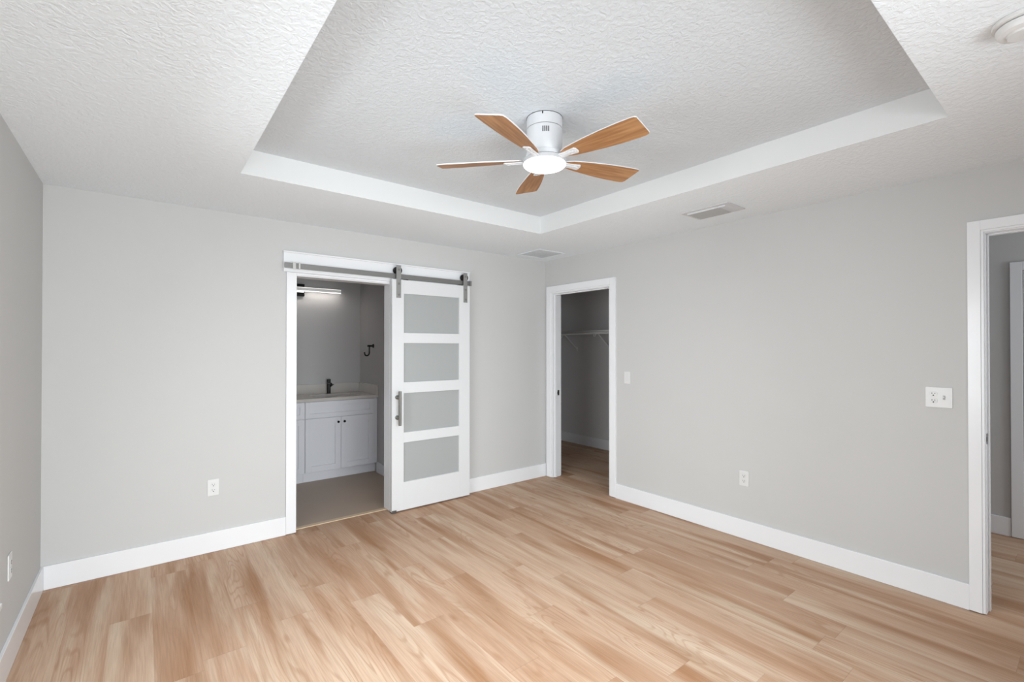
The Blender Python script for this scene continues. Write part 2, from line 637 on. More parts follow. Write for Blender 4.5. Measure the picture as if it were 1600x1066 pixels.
# ------------------------------------------------------------------ baseboards
CAS = 0.080   # casing width
BC0, BC1 = BX0 - 0.006 - 0.072, BX1 + 0.006 + 0.072     # outer edges of bathroom casing
b = MB(0.002)
b.box((-L_ + BT, -BT, 0.001), (BC0, 0, BH))
b.box((BC1, -BT, 0.001), (-0.001, 0, BH))
struct(b.build('baseboard_back', M['trim']), 'white baseboard along the wall with the sliding door', 'baseboard')
b = MB(0.002)
b.box((-BT, EY1 + 0.068, 0.001), (0, CY0 - 0.006 - CAS, BH))
struct(b.build('baseboard_right', M['trim']), 'white baseboard between the closet and hall doorways', 'baseboard')
b = MB(0.002)
b.box((-L_, -F_, 0.001), (-L_ + BT, 0, BH))
struct(b.build('baseboard_left', M['trim']), 'white baseboard along the left wall, shaded on its face', 'baseboard')
b = MB(0.002)
b.box((BATH_X1 - BT, WT + 0.02, 0), (BATH_X1, 1.325, 0.12))
struct(b.build('baseboard_bathroom', M['cabinet']), 'pale baseboard on the bathroom side wall beside the vanity', 'baseboard')
b = MB(0.002)
b.box((CL_X - BT, CL_Y0, 0.001), (CL_X, CL_Y1, BH + 0.004))
b.box((0.10, CL_Y1 - BT, 0.001), (CL_X - BT, CL_Y1, BH + 0.004))
struct(b.build('baseboard_closet', M['trim']), 'white baseboard on the far wall of the dark closet', 'baseboard')
b = MB(0.002)
b.box((HALL_X - BT, -3.502, 0.001), (HALL_X, HALL_Y1, BH))
struct(b.build('baseboard_hall', M['trim']), 'white baseboard on the hall wall through the right-hand doorway', 'baseboard')

# ------------------------------------------------------------------ door frames


def casing_profile(b, seg, w):
    """seg = function(lo, hi, t0, t1) adding a strip from lo..hi of the width, at thickness t"""
    seg(0.0, w * 0.80, 0.018)
    seg(w * 0.80, w, 0.012)


def doorway_right(name, y0, y1, z, label, stop_x, strike_y, strike_label, cas=CAS, rv=0.006, strike_z=0.947, sd=0.011):
    """frame in the right wall (x=0): casing on the room side, jamb boards and stops through the wall"""
    root = thing(name, label, 'doorway', (0, (y0 + y1) / 2, 0), kind='structure')
    cy = (y0 + y1) / 2
    b = MB(0.0012)
    yi0, yi1, zi = y0 - rv, y1 + rv, z + rv
    k = cas * 0.18
    # outer flat band (thick), inner bead (thin); mitred look via head between legs
    for (ya, yb) in ((yi0 - cas, yi0 - k), (yi1 + k, yi1 + cas)):
        b.box((-0.018, ya - cy, 0.006), (0, yb - cy, zi + cas))
    b.box((-0.018, yi0 - k - cy, zi + k), (0, yi1 + k - cy, zi + cas))
    for (ya, yb) in ((yi0 - k, yi0), (yi1, yi1 + k)):
        b.box((-0.012, ya - cy, 0.006), (0, yb - cy, zi + k))
    b.box((-0.012, yi0 - cy, zi), (0, yi1 - cy, zi + k))
    b.build('casing', M['trim'], root)
    # casing on the far side
    b = MB(0.0022)
    for (ya, yb) in ((yi0 - cas, yi0), (yi1, yi1 + min(cas, 0.10))):
        b.box((WT, ya - cy, 0.003), (WT + 0.018, yb - cy, zi + cas))
    b.box((WT, yi0 - cy, zi), (WT + 0.018, yi1 - cy, zi + cas))
    b.build('rear_casing', M['trim'], root)
    b = MB(0.0015)
    b.box((0.0, y0 - J - cy, 0.002), (WT, y0 - cy, z))
    b.box((0.0, y1 - cy, 0.002), (WT, y1 + J - cy, z))
    b.box((0.0, y0 - J - cy, z), (WT, y1 + J - cy, z + J))
    b.build('jamb', M['trim'], root)
    b = MB(0.002)
    sx0, sx1 = stop_x
    b.box((sx0, y0 - cy, 0.002), (sx1, y0 + sd - cy, z))
    b.box((sx0, y1 - sd - cy, 0.002), (sx1, y1 - cy, z))
    b.box((sx0, y0 + sd - cy, z - sd), (sx1, y1 - sd - cy, z))
    b.build('door_stop', M['trim'], root)
    # strike plate on the jamb nearer the corner
    b = MB(0.001)
    xs = strike_y
    b.box((xs - 0.013, y1 - 0.0018 - cy, strike_z - 0.029), (xs + 0.013, y1 + 0.0002 - cy, strike_z + 0.029))
    b.box((xs - 0.020, y1 - 0.0030 - cy, strike_z - 0.014), (xs - 0.012, y1 + 0.0002 - cy, strike_z + 0.014))
    p = b.build('strike_plate', M['bronze'], root)
    p['label'] = strike_label
    b = MB()
    b.box((xs - 0.006, y1 - 0.0024 - cy, strike_z - 0.012), (xs + 0.007, y1 - 0.0017 - cy, strike_z + 0.012))
    b.build('latch_hole', M['slot'], p)
    return root


doorway_right('door_1', CY0, CY1, CZ, 'white cased doorway opening into the dark closet', (0.028, 0.062), 0.088, 'dark bronze strike plate')
doorway_right('door_2', EY0, EY1, EZ, 'white cased doorway to the hall at the right edge', (0.055, 0.090), 0.030, 'dark bronze strike plate', cas=0.064, rv=0.004, strike_z=0.954, sd=0.007)

# bathroom doorway frame in the back wall
root = thing('door_3', 'white cased doorway into the bathroom under the sliding track', 'doorway', ((BX0 + BX1) / 2, 0, 0), kind='structure')
cx = (BX0 + BX1) / 2
b = MB(0.002)
b.box((BC0 - cx, -0.018, 0.006), (BX0 - 0.006 - cx, 0, 2.046))
b.box((BX1 + 0.006 - cx, -0.018, 0.003), (BC1 - cx, 0, 2.046))
b.box((BX0 - 0.006 - cx, -0.018, 2.028), (BX1 + 0.006 - cx, 0, 2.046))
b.build('casing', M['trim'], root)
b = MB(0.0015)
b.box((BX0 - J - cx, -0.001, 0.002), (BX0 - cx, WT + 0.001, BZ))
b.box((BX1 - cx, -0.001, 0.002), (BX1 + J - cx, WT + 0.001, BZ))
b.box((BX0 - J - cx, -0.001, BZ), (BX1 + J - cx, WT + 0.001, BZ + J))
b.build('jamb', M['trim'], root)

# header board that carries the track
b = MB(0.0015)
b.box((-2.755, -0.024, 2.047), (-1.046, -0.0005, 2.197))
b.box((-2.757, -0.032, 2.197), (-1.044, -0.0005, 2.209))
struct(b.build('trim_6', M['trim']), 'white header board on the wall above the bathroom doorway behind the track', 'header board')

# hall closet door across the hall
root = thing('door_4', 'white door with casing on the far hall wall at the right edge', 'door', (HALL_X, -3.9, 0), kind='structure')
b = MB(0.002)
b.box((-0.020, 0.330, 0.004), (0, 0.396, 2.110))
b.box((-0.020, -0.46, 2.044), (0, 0.330, 2.110))
b.box((-0.020, -0.53, 0.004), (0, -0.46, 2.110))
b.build('casing', M['trim'], root)
b = MB(0.002)
b.box((-0.010, -0.455, 0.012), (-0.001, 0.326, 2.040))
b.box((-0.015, -0.455, 0.012), (-0.010, -0.345, 2.040))
b.box((-0.015, 0.216, 0.012), (-0.010, 0.326, 2.040))
for z0, z1 in ((0.012, 0.24), (0.95, 1.08), (1.90, 2.04)):
    b.box((-0.015, -0.345, z0), (-0.010, 0.216, z1))
b.build('door_panel', M['door'], root)

# ------------------------------------------------------------------ windows outside the frame
y0, y1, z0, z1 = WL
root = thing('window_1', 'window with a protruding white sill in the left wall, only its sill end in view', 'window', (-L_, (y0 + y1) / 2, z0), kind='structure')
cy = (y0 + y1) / 2
b = MB(0.003)
b.box((-0.14, y0 - cy, 0), (-0.08, y0 + 0.05 - cy, z1 - z0))
b.box((-0.14, y1 - 0.05 - cy, 0), (-0.08, y1 - cy, z1 - z0))
b.box((-0.14, y0 + 0.05 - cy, 0), (-0.08, y1 - 0.05 - cy, 0.05))
b.box((-0.14, y0 + 0.05 - cy, z1 - z0 - 0.05), (-0.08, y1 - 0.05 - cy, z1 - z0))
b.box((-0.13, y0 + 0.05 - cy, 0.80), (-0.09, y1 - 0.05 - cy, 0.84))
b.box((-0.13, -0.02, 0.05), (-0.09, 0.02, z1 - z0 - 0.05))
b.build('window_frame', M['plastic'], root)
b = MB()
b.box((-0.113, y0 + 0.05 - cy, 0.05), (-0.107, y1 - 0.05 - cy, z1 - z0 - 0.05))
b.build('pane', M['glass'], root)
b = MB(0.004)
b.box((-0.075, y0 + 0.002 - cy, 0.0005), (0.0, y1 - 0.002 - cy, 0.006))
b.box((0.0005, y0 - 0.045 - cy, -0.022), (0.050, y1 + 0.045 - cy, 0.0))
b.build('window_sill', M['plastic'], root)
x0, x1, z0, z1 = WF
root = thing('window_2', 'glazed patio doors in the wall behind the viewer', 'window', ((x0 + x1) / 2, -F_, 0), kind='structure')
cx = (x0 + x1) / 2
b = MB(0.003)
b.box((x0 - cx, -0.14, 0), (x0 + 0.06 - cx, -0.06, z1))
b.box((x1 - 0.06 - cx, -0.14, 0), (x1 - cx, -0.06, z1))
b.box((x0 + 0.06 - cx, -0.14, z1 - 0.06), (x1 - 0.06 - cx, -0.06, z1))
b.box((x0 + 0.06 - cx, -0.14, 0), (x1 - 0.06 - cx, -0.06, 0.05))
b.box((-0.04, -0.13, 0.05), (0.04, -0.07, z1 - 0.06))
b.build('window_frame', M['plastic'], root)
b = MB()
b.box((x0 + 0.06 - cx, -0.103, 0.05), (x1 - 0.06 - cx, -0.097, z1 - 0.06))
b.build('pane', M['glass'], root)

# ------------------------------------------------------------------ barn door
DX0, DX1, DZ0, DZ1, DYF, DYB = -1.893, -1.084, 0.012, 2.060, -0.085, -0.047
door = thing('sliding_barn_door', 'white sliding door with four frosted glass panes hanging beside the bathroom doorway', 'door', (DX0, DYF, DZ0))
ox, oy, oz = DX0, DYF, DZ0
PX0, PX1 = -1.781 - ox, -1.203 - ox
panes = [(0.260, 0.610), (0.700, 1.050), (1.147, 1.497), (1.588, 1.938)]
dt = DYB - DYF
b = MB(0.0008, 1)
b.box((0, 0, 0), (PX0, dt, DZ1 - oz))
b.box((PX1, 0, 0), (DX1 - ox, dt, DZ1 - oz))
zs = [DZ0] + [z for p in panes for z in p] + [DZ1]
for i in range(0, len(zs), 2):
    b.box((PX0, 0, zs[i] - oz), (PX1, dt, zs[i + 1] - oz))
b.build('door_frame', M['door'], door)
for z0, z1 in panes:
    b = MB()
    b.box((PX0 - 0.002, 0.013, z0 - 0.002 - oz), (PX1 + 0.002, 0.019, z1 + 0.002 - oz))
    p = b.build('glass_pane', M['frost'], door)
    p['label'] = 'frosted grey glass pane'
# pull handle
hx, hy, hz0, hz1 = -1.846 - ox, -0.148 - oy, 0.775 - oz, 1.075 - oz
b = MB()
b.lathe([(0, 0), (0.0118, 0), (0.0130, 0.0015), (0.0130, hz1 - hz0 - 0.0015), (0.0118, hz1 - hz0), (0, hz1 - hz0)], (hx, hy, hz0), 'Z', 24)
hd = b.build('pull_handle', M['nickel'], door)
hd['label'] = 'brushed nickel bar handle'
for z in (0.840, 1.018):
    b = MB()
    b.lathe([(0.0, -0.0005), (0.0185, -0.0005), (0.0185, -0.014), (0.0115, -0.018), (0.0115, hy + 0.010)], (hx, 0, z - oz), 'Y', 24)
    b.build('handle_post', M['nickel'], hd)
# hangers: strap, wheel, bolts
for k, xc in enumerate((-1.833, -1.136)):
    xx = xc - ox
    b = MB(0.0015)
    b.box((xx - 0.0215, -0.0065, 1.897 - oz), (xx + 0.0215, -0.0005, 2.186 - oz))
    s = b.build('hanger_strap', M['steel_v'], door)
    s['label'] = 'grey steel roller strap'
    for z in (1.925, 2.022, 2.146):
        b = MB()
        b.lathe([(0, -0.0115), (0.006, -0.011), (0.009, -0.0095), (0.0095, -0.0066)], (xx, 0, z - oz), 'Y', 16)
        b.build('bolt', M['steel'], s)
    b = MB()
    wz = 2.1416 - oz
    b.lathe([(0, 0.0010), (0.0345, 0.0010), (0.0345, 0.014), (0.0296, 0.0165), (0.0296, 0.027), (0.0345, 0.0295), (0.0345, 0.040), (0, 0.040)], (xx, 0, wz), 'Y', 32)
    w = b.build('roller_wheel', M['rubber'], s)
    w['label'] = 'black grooved roller wheel'
    # anti-jump block on top of the door
    b = MB(0.001)
    xa = xx + (0.075 if k == 0 else -0.05)
    b.box((xa - 0.022, 0.004, DZ1 - oz), (xa + 0.022, 0.026, DZ1 - oz + 0.006))
    b.build('anti_jump_block', M['rubber'], door)

# floor guide
b = MB(0.001)
b.box((-1.892, -0.0935, 0.0005), (-1.852, -0.0865, 0.026))
b.box((-1.892, -0.0865, 0.0005), (-1.852, -0.044, 0.007))
b.box((-1.892, -0.044, 0.0005), (-1.852, -0.037, 0.026))
tag(b.build('floor_guide', plain('guide_metal', (0.13, 0.11, 0.10), 0.4, metal=0.5)), 'small dark floor guide under the left bottom corner of the sliding door', 'door guide')

# track
track = thing('door_track', 'long flat grey steel track across the white header board', 'track', (-1.9, -0.066, 2.070))
b = MB(0.001)
b.box((-0.857, 0.0, 0.0), (0.850, 0.006, 0.042))
b.build('rail', M['steel'], track)
for x in (-0.62, -0.21, 0.20, 0.60):
    b = MB()
    b.lathe([(0.012, 0.0065), (0.012, 0.041)], (x, 0, 0.021), 'Y', 20)
    b.build('spacer', M['steel'], track)
for x, w in ((-0.790, 0.022), (-0.752, 0.013)):
    b = MB(0.0015)
    b.box((x - w / 2, -0.012, -0.004), (x + w / 2, -0.0004, 0.046))
    p = b.build('end_stop', M['acrylic'], track)
    p['label'] = 'pale end stop clamped on the rail'
b = MB(0.0015)
b.box((0.822, -0.008, -0.004), (0.846, -0.0004, 0.046))
b.build('end_stop', M['steel'], track)

# ------------------------------------------------------------------ ceiling fan
FX, FY = -2.049, -2.238
fan = thing('ceiling_fan', 'white flush-mount ceiling fan with five wood blades and a lit round lamp', 'ceiling fan', (FX, FY, TZ))
b = MB()
b.lathe([(0.0, -0.0003), (0.0885, -0.0003), (0.0885, -0.052), (0.0870, -0.0535)], n=64)
can = b.build('canopy', M['fanwhite'], fan)
b = MB()
b.lathe([(0.0885, -0.0001), (0.0896, -0.0001), (0.0896, -0.0024), (0.0886, -0.0024)], n=64)
b.build('gap_shadow', M['slot'], can)  # dark ring draws the shadow between canopy and ceiling
b = MB()
b.lathe([(0.082, -0.0540), (0.082, -0.0555)], n=64)
b.build('dark_seam', M['slot'], fan)
b = MB()
b.lathe([(0.0860, -0.0556), (0.0875, -0.057), (0.0875, -0.172), (0.0850, -0.1755), (0.0, -0.1755)], n=64)
mot = b.build('motor_housing', M['fanwhite'], fan)
ang = math.atan2(cam.location.y - FY, cam.location.x - FX) + 0.07
for k in range(4):
    a = ang + (k - 1.5) * 0.105
    b = MB()
    b.box((0.0865, -0.0024, -0.099), (0.0880, 0.0024, -0.073), Matrix.Rotation(a, 4, 'Z'))
    b.build('vent_slot', M['slot'], mot)
b = MB()
b.box((0.0875, -0.0030, -0.014), (0.0890, 0.0030, -0.0006), Matrix.Rotation(ang - 0.17, 4, 'Z'))
b.build('canopy_notch', M['slot'], can)
b = MB()
b.lathe([(0.0, -0.1758), (0.088, -0.1758), (0.093, -0.178), (0.093, -0.199), (0.088, -0.203), (0.0, -0.203)], n=64)
hub = b.build('rotor_hub', M['fanwhite'], fan)
b = MB()
b.lathe([(0.0, -0.2032), (0.1035, -0.2032), (0.1058, -0.2062), (0.0, -0.2062)], n=64)
b.build('dark_seam', M['slot'], fan)  # dark layer puts the shadow at the lamp ring's top edge into colour
b = MB()
b.lathe([(0.0, -0.2064), (0.1075, -0.2064), (0.1080, -0.2225), (0.1065, -0.2245), (0.0, -0.2245)], n=64)
ring = b.build('lamp_ring', M['ring'], fan)
b = MB()
b.lathe([(0.1050, -0.2246), (0.1050, -0.229), (0.098, -0.236), (0.075, -0.2415), (0.04, -0.2445), (0.0, -0.2455)], n=64)
lens = b.build('lamp_lens', M['lens'], fan)
lens['label'] = 'glowing white round lamp lens'

BLZ = 2.384 - TZ


def blade_outline():
    """plan of a blade along +X: narrow rounded root, swelling to a slanted tip with rounded corners"""
    up = [(0.106, 0.010), (0.122, 0.026), (0.170, 0.038), (0.24, 0.047), (0.32, 0.056), (0.41, 0.0625), (0.48, 0.0635), (0.512, 0.0625), (0.527, 0.058), (0.5335, 0.048)]
    lo = [(0.5385, -0.050), (0.5385, -0.060), (0.531, -0.0665), (0.515, -0.0685), (0.45, -0.0675), (0.36, -0.062), (0.27, -0.053), (0.20, -0.043), (0.150, -0.034), (0.118, -0.022), (0.105, -0.006)]
    return up + lo


PITCH = math.radians(-12.1)
LEAN = Matrix.Rotation(math.radians(1.9), 4, Vector((0.785, -0.62, 0)))      # the rotor hangs very slightly out of level
for k in range(5):
    A = math.radians(-155.9) + k * 2 * PI / 5
    b = MB(0.0012)
    b.prism([(x * 1.018, y * 1.06) for x, y in blade_outline()], -0.0032, 0.0032, mi=0, side_mi=1)
    bl = b.build('blade', [M['wood'], M['fanwhite']], fan)
    bl.location = (0, 0, BLZ)
    bl.rotation_mode = 'QUATERNION'
    bl.rotation_quaternion = (LEAN @ Matrix.Rotation(A, 4, 'Z') @ Matrix.Rotation(PITCH, 4, 'X')).to_quaternion()
    bl['label'] = 'wood-grain blade with a white edge'
    # blade iron: forked arm under the blade, with a raised boss at the hub
    b = MB(0.002)
    b.prism([(0.070, -0.020), (0.115, -0.017), (0.150, -0.019), (0.198, -0.024), (0.206, -0.014), (0.206, 0.010), (0.198, 0.020), (0.150, 0.017), (0.115, 0.019), (0.070, 0.022)], -0.0105, -0.0042)
    b.prism([(0.072, -0.016), (0.118, -0.010), (0.185, -0.012), (0.190, -0.004), (0.118, 0.010), (0.072, 0.016)], -0.0150, -0.0104)
    ir = b.build('blade_iron', M['fanwhite'], bl)
    ir['label'] = 'white blade bracket'
    for sx, sy in ((0.165, -0.011), (0.165, 0.009), (0.192, 0.0)):
        b = MB()
        b.lathe([(0.0045, -0.0104), (0.0045, -0.0120), (0.002, -0.0128), (0, -0.0128)], (sx, sy, 0), n=12)
        b.build('screw', M['fanwhite'], ir)

# ------------------------------------------------------------------ ceiling register (supply vent)
VX0, VX1, VY0, VY1 = -0.520, -0.268, -2.385, -2.032
vent = thing('ceiling_register', 'white louvered air register in the ceiling near the right wall', 'air vent', ((VX0 + VX1) / 2, (VY0 + VY1) / 2, H))
hx, hy = (VX1 - VX0) / 2, (VY1 - VY0) / 2
fw = 0.034
b = MB(0.002)
for (a, c) in (((-hx, -hy), (hx, -hy + fw)), ((-hx, hy - fw), (hx, hy)), ((-hx, -hy + fw), (-hx + fw, hy - fw)), ((hx - fw, -hy + fw), (hx, hy - fw))):
    b.box((a[0], a[1], -0.006), (c[0], c[1], -0.0004))
b.build('frame', M['fanwhite'], vent)
b = MB(0.0008)
b.box((-hx + fw, -hy + fw, -0.017), (-hx + fw + 0.004, hy - fw, -0.0045))
b.build('frame_lip', M['fanwhite'], vent)
b = MB()
b.box((-hx + fw, -hy + fw, -0.0008), (hx - fw, hy - fw, -0.0003))
b.build('duct_opening', M['duct'], vent)
endw = 0.055
for i in range(8):
    x = -hx + fw + 0.012 + i * (2 * hx - 2 * fw - 0.024) / 7
    b = MB()
    tilt = Matrix.Translation((x, 0, -0.0105)) @ Matrix.Rotation(math.radians(38), 4, 'Y')
    b.box((-0.0105, -hy + fw + endw, -0.0007), (0.0105, hy - fw - 0.001, 0.0007), tilt)
    b.build('louver', M['grille'], vent)
b = MB()
for i in range(7):
    y = -hy + fw + 0.004 + i * 0.0072
    tilt = Matrix.Translation((0, y, -0.0085)) @ Matrix.Rotation(math.radians(-40), 4, 'X')
    b.box((-hx + fw + 0.004, -0.008, -0.0006), (hx - fw - 0.004, 0.008, 0.0006), tilt)
b.box((-hx + fw, -hy + fw + endw - 0.004, -0.016), (hx - fw, -hy + fw + endw - 0.001, -0.001))
b.build('end_louvers', M['fanwhite'], vent)

# painted return grille in the corner
GX0, GX1, GY0, GY1 = -0.512, -0.157, -0.475, -0.126
gr = thing('return_grille', 'flat square grey air grille in the ceiling at the room corner', 'air vent', ((GX0 + GX1) / 2, (GY0 + GY1) / 2, H))
hx, hy = (GX1 - GX0) / 2, (GY1 - GY0) / 2
b = MB(0.0015)
fw = 0.022
for (a, c) in (((-hx, -hy), (hx, -hy + fw)), ((-hx, hy - fw), (hx, hy)), ((-hx, -hy + fw), (-hx + fw, hy - fw)), ((hx - fw, -hy + fw), (hx, hy - fw))):
    b.box((a[0], a[1], -0.005), (c[0], c[1], -0.0004))
b.build('frame', M['ceiling'], gr)
b = MB()
b.box((-hx + fw, -hy + fw, -0.0008), (hx - fw, hy - fw, -0.0003))
b.build('duct_opening', M['liner'], gr)
b = MB()
for i in range(26):
    y = -hy + fw + 0.007 + i * (2 * hy - 2 * fw - 0.014) / 25
    tilt = Matrix.Translation((0, y, -0.0035)) @ Matrix.Rotation(math.radians(10), 4, 'X')
    b.box((-hx + fw, -0.0062, -0.0005), (hx - fw, 0.0062, 0.0005), tilt)
b.build('slats', M['grille_dull'], gr)

# ------------------------------------------------------------------ smoke detector
sd = thing('smoke_detector', 'round white smoke detector on the ceiling at the top right edge', 'smoke detector', (-1.535, -3.808, H))
b = MB()
b.lathe([(0.0, -0.0003), (0.070, -0.0003), (0.0715, -0.003), (0.070, -0.012), (0.062, -0.0150), (0.0, -0.0150)], n=48)
b.build('base_ring', M['plastic'], sd)
b = MB()
b.lathe([(0.056, -0.0152), (0.056, -0.0175)], n=48)
b.build('dark_seam', M['slot'], sd)
b = MB()
b.lathe([(0.0, -0.0176), (0.061, -0.0176), (0.063, -0.020), (0.0625, -0.030), (0.058, -0.038), (0.048, -0.042), (0.0, -0.042)], n=48)
b.build('housing', M['plastic'], sd)
b = MB()
b.lathe([(0.0, -0.0421), (0.040, -0.0421), (0.037, -0.0475), (0.0, -0.0485)], n=48)
b.build('sensor_cover', M['plastic'], sd)

# ------------------------------------------------------------------ wall plates (local frame: plate faces -Y, x across, z up)


def rounded(w, h, r, n=4):
    pts = []
    for sx, sz, a0 in ((1, 1, 0), (-1, 1, 90), (-1, -1, 180), (1, -1, 270)):
        for i in range(n + 1):
            a = math.radians(a0 + 90 * i / n)
            pts.append((sx * (w / 2 - r) + r * math.cos(a), sz * (h / 2 - r) + r * math.sin(a)))
    return pts


UP = Matrix.Rotation(PI / 2, 4, 'X')      # prism z -> -y


def plate(parent, w, h):
    b = MB(0.0018, 2)
    b.prism(rounded(w, h, 0.006), 0.0004, 0.0055, UP)
    return b.build('cover_plate', M['plastic'], parent)


def receptacle(parent, x, z):
    """one duplex receptacle: two faces, each with two blades and a ground hole"""
    for dz in (0.0195, -0.0195):
        b = MB(0.0008, 1)
        pts = []
        for i in range(32):
            a = 2 * PI * i / 32
            pts.append((x + 0.0172 * math.cos(a), z + dz + max(-0.0142, min(0.0142, 0.0172 * math.sin(a)))))
        b.prism(pts, 0.0054, 0.0075, UP)
        r = b.build('receptacle', M['plastic'], parent)
        b = MB()
        b.box((x - 0.0078, -0.0082, z + dz - 0.001), (x - 0.0052, -0.0074, z + dz + 0.0075))
        b.box((x + 0.0052, -0.0082, z + dz + 0.0), (x + 0.0078, -0.0074, z + dz + 0.0065))
        b.prism([(x + 0.0034 * math.cos(2 * PI * i / 12), z + dz - 0.0078 + 0.0034 * math.sin(2 * PI * i / 12)) for i in range(12)], 0.0074, 0.0082, UP)
        b.build('slots', M['slot'], r)


def screw(parent, x, z):
    b = MB()
    b.prism([(x + 0.003 * math.cos(2 * PI * i / 12), z + 0.003 * math.sin(2 * PI * i / 12)) for i in range(12)], 0.0054, 0.0062, UP)
    b.build('screw', M['plastic'], parent)


out = thing('wall_outlet', 'white duplex outlet on the back wall left of the bathroom doorway', 'outlet', (-3.207, -0.0002, 0.457), group='duplex outlets on the walls')
plate(out, 0.071, 0.117)
receptacle(out, 0, 0)
screw(out, 0, 0)
o2 = copy_tree(out)
o2.location = (-0.0002, -2.244, 0.458)
o2.rotation_euler = (0, 0, -PI / 2)
o2['label'] = 'white duplex outlet low on the right wall between the two doorways'
o3 = copy_tree(out)
o3.location = (-L_ + 0.0002, -0.850, 0.456)
o3.rotation_euler = (0, 0, PI / 2)
o3['label'] = 'white duplex outlet seen edge-on on the left wall'

sw = thing('light_switch', 'white rocker light switch beside the closet doorway', 'light switch', (-0.0002, -1.151, 1.172), (0, 0, -PI / 2))
plate(sw, 0.071, 0.115)
b = MB(0.0012)
b.box((-0.0166, -0.0080, -0.0333), (0.0166, -0.0054, 0.0333))
b.build('rocker', M['plastic'], sw)
screw(sw, 0, 0.048)
screw(sw, 0, -0.048)

cb = thing('outlet_switch_plate', 'wide white plate with an outlet and a toggle switch near the hall doorway', 'outlet and switch', (-0.0002, -3.359, 1.167), (0, 0, -PI / 2))
plate(cb, 0.118, 0.117)
receptacle(cb, -0.023, 0)
screw(cb, -0.023, 0)
b = MB(0.0006)
b.box((0.023 - 0.0052, -0.0064, -0.012), (0.023 + 0.0052, -0.0054, 0.012))
tg = b.build('toggle_slot', M['grille'], cb)
b = MB(0.001)
b.box((-0.0038, -0.012, -0.004), (0.0038, 0.0, 0.004), Matrix.Translation((0.023, -0.0060, -0.001)) @ Matrix.Rotation(math.radians(-28), 4, 'X'))
b.build('toggle', M['plastic'], cb)
for z in (0.030, -0.030):
    screw(cb, 0.023, z)

# ------------------------------------------------------------------ bathroom vanity
VF = 1.340        # front plane of the cabinet box


def shaker(b, x0, x1, z0, z1, y, fw=0.055):
    """shaker front: raised stiles and rails round a recessed panel"""
    b.box((x0, y - 0.019, z0), (x0 + fw, y, z1))
    b.box((x1 - fw, y - 0.019, z0), (x1, y, z1))
    b.box((x0 + fw, y - 0.019, z0), (x1 - fw, y, z0 + fw))
    b.box((x0 + fw, y - 0.019, z1 - fw), (x1 - fw, y, z1))
    b.box((x0 + fw, y - 0.006, z0 + fw), (x1 - fw, y, z1 - fw))


def knob(parent, x, z, y):
    b = MB()
    b.lathe([(0.0, -0.024), (0.011, -0.023), (0.0135, -0.019), (0.012, -0.014), (0.006, -0.010), (0.005, 0.0)], (x, y, z), 'Y', 20)
    p = b.build('knob', M['black'], parent)
    p['label'] = 'round black knob'


def cabinet(x0, x1, label, filler, doors, drawer):
    w = x1 - x0
    root = thing('vanity_cabinet', label, 'cabinet', (x0, VF, 0), group='white vanity cabinets under the counter')
    D = BATH_Y - 0.004 - VF
    b = MB(0.0012)
    b.box((0.0005, 0.0, 0.112), (w - 0.0005, D, 0.877))
    b.build('body', M['cabinet'], root)
    b = MB()
    b.box((0.0005, 0.062, 0.001), (w - 0.0005, D, 0.1115))
    b.build('toe_kick', M['cabinet'], root)
    wd = w - filler
    b = MB(0.0012)
    shaker(b, 0.003, wd - 0.003, 0.697, 0.870, -0.0005, 0.047)
    dr = b.build('drawer_front', M['cabinet'], root)
    if drawer:
        knob(dr, wd / 2, 0.783, -0.0195)
    if doors == 2:
        spans = [(0.003, wd / 2 - 0.0015, wd / 2 - 0.034), (wd / 2 + 0.0015, wd - 0.003, wd / 2 + 0.034)]
    else:
        spans = [(0.003, wd - 0.003, 0.034)]
    for a, c, kx in spans:
        b = MB(0.0012)
        shaker(b, a, c, 0.116, 0.690, -0.0005, 0.062)
        d = b.build('cabinet_door', M['cabinet'], root)
        knob(d, kx, 0.636, -0.0195)
    return root


cabinet(-2.2485, BATH_X1 - 0.001, 'white two-door sink cabinet with black knobs in the bathroom', 0.043, 2, False)
cabinet(-2.692, -2.249, 'white vanity cabinet left of the sink cabinet, mostly hidden by the door frame', 0.0, 1, True)

ct = thing('countertop', 'pale stone vanity countertop with backsplash in the bathroom', 'countertop', (-2.45, VF - 0.045, 0.8775))
cx0, cx1, cd = -0.26, BATH_X1 - 0.001 + 2.45, BATH_Y - 0.001 - (VF - 0.045)
SX0, SX1, SY0, SY1 = 0.36, 0.82, 0.14, 0.43       # sink cut-out
b = MB(0.002)
tz = 0.032
b.box((cx0, 0, 0), (cx1, SY0, tz))
b.box((cx0, SY1, 0), (cx1, cd, tz))
b.box((cx0, SY0, 0), (SX0, SY1, tz))
b.box((SX1, SY0, 0), (cx1, SY1, tz))
b.build('slab', M['quartz'], ct)
b = MB(0.002)
b.box((cx0, cd - 0.02, tz), (cx1 - 0.0205, cd, tz + 0.112))
b.build('backsplash', M['quartz'], ct)
b = MB(0.002)
b.box((cx1 - 0.020, 0.006, tz), (cx1, cd, tz + 0.112))
b.build('side_splash', M['quartz'], ct)
b = MB()
cxs, cys = (SX0 + SX1) / 2, (SY0 + SY1) / 2
hxs, hys = (SX1 - SX0) / 2, (SY1 - SY0) / 2
rings = []
for s, z in ((1.0, -0.001), (0.97, -0.06), (0.85, -0.12), (0.5, -0.14), (0.0, -0.145)):
    if s == 0:
        rings.append([b.bm.verts.new((cxs, cys, z))])
    else:
        rings.append([b.bm.verts.new((cxs + hxs * s * max(-1, min(1, 1.25 * math.cos(2 * PI * i / 40))), cys + hys * s * max(-1, min(1, 1.25 * math.sin(2 * PI * i / 40))), z)) for i in range(40)])
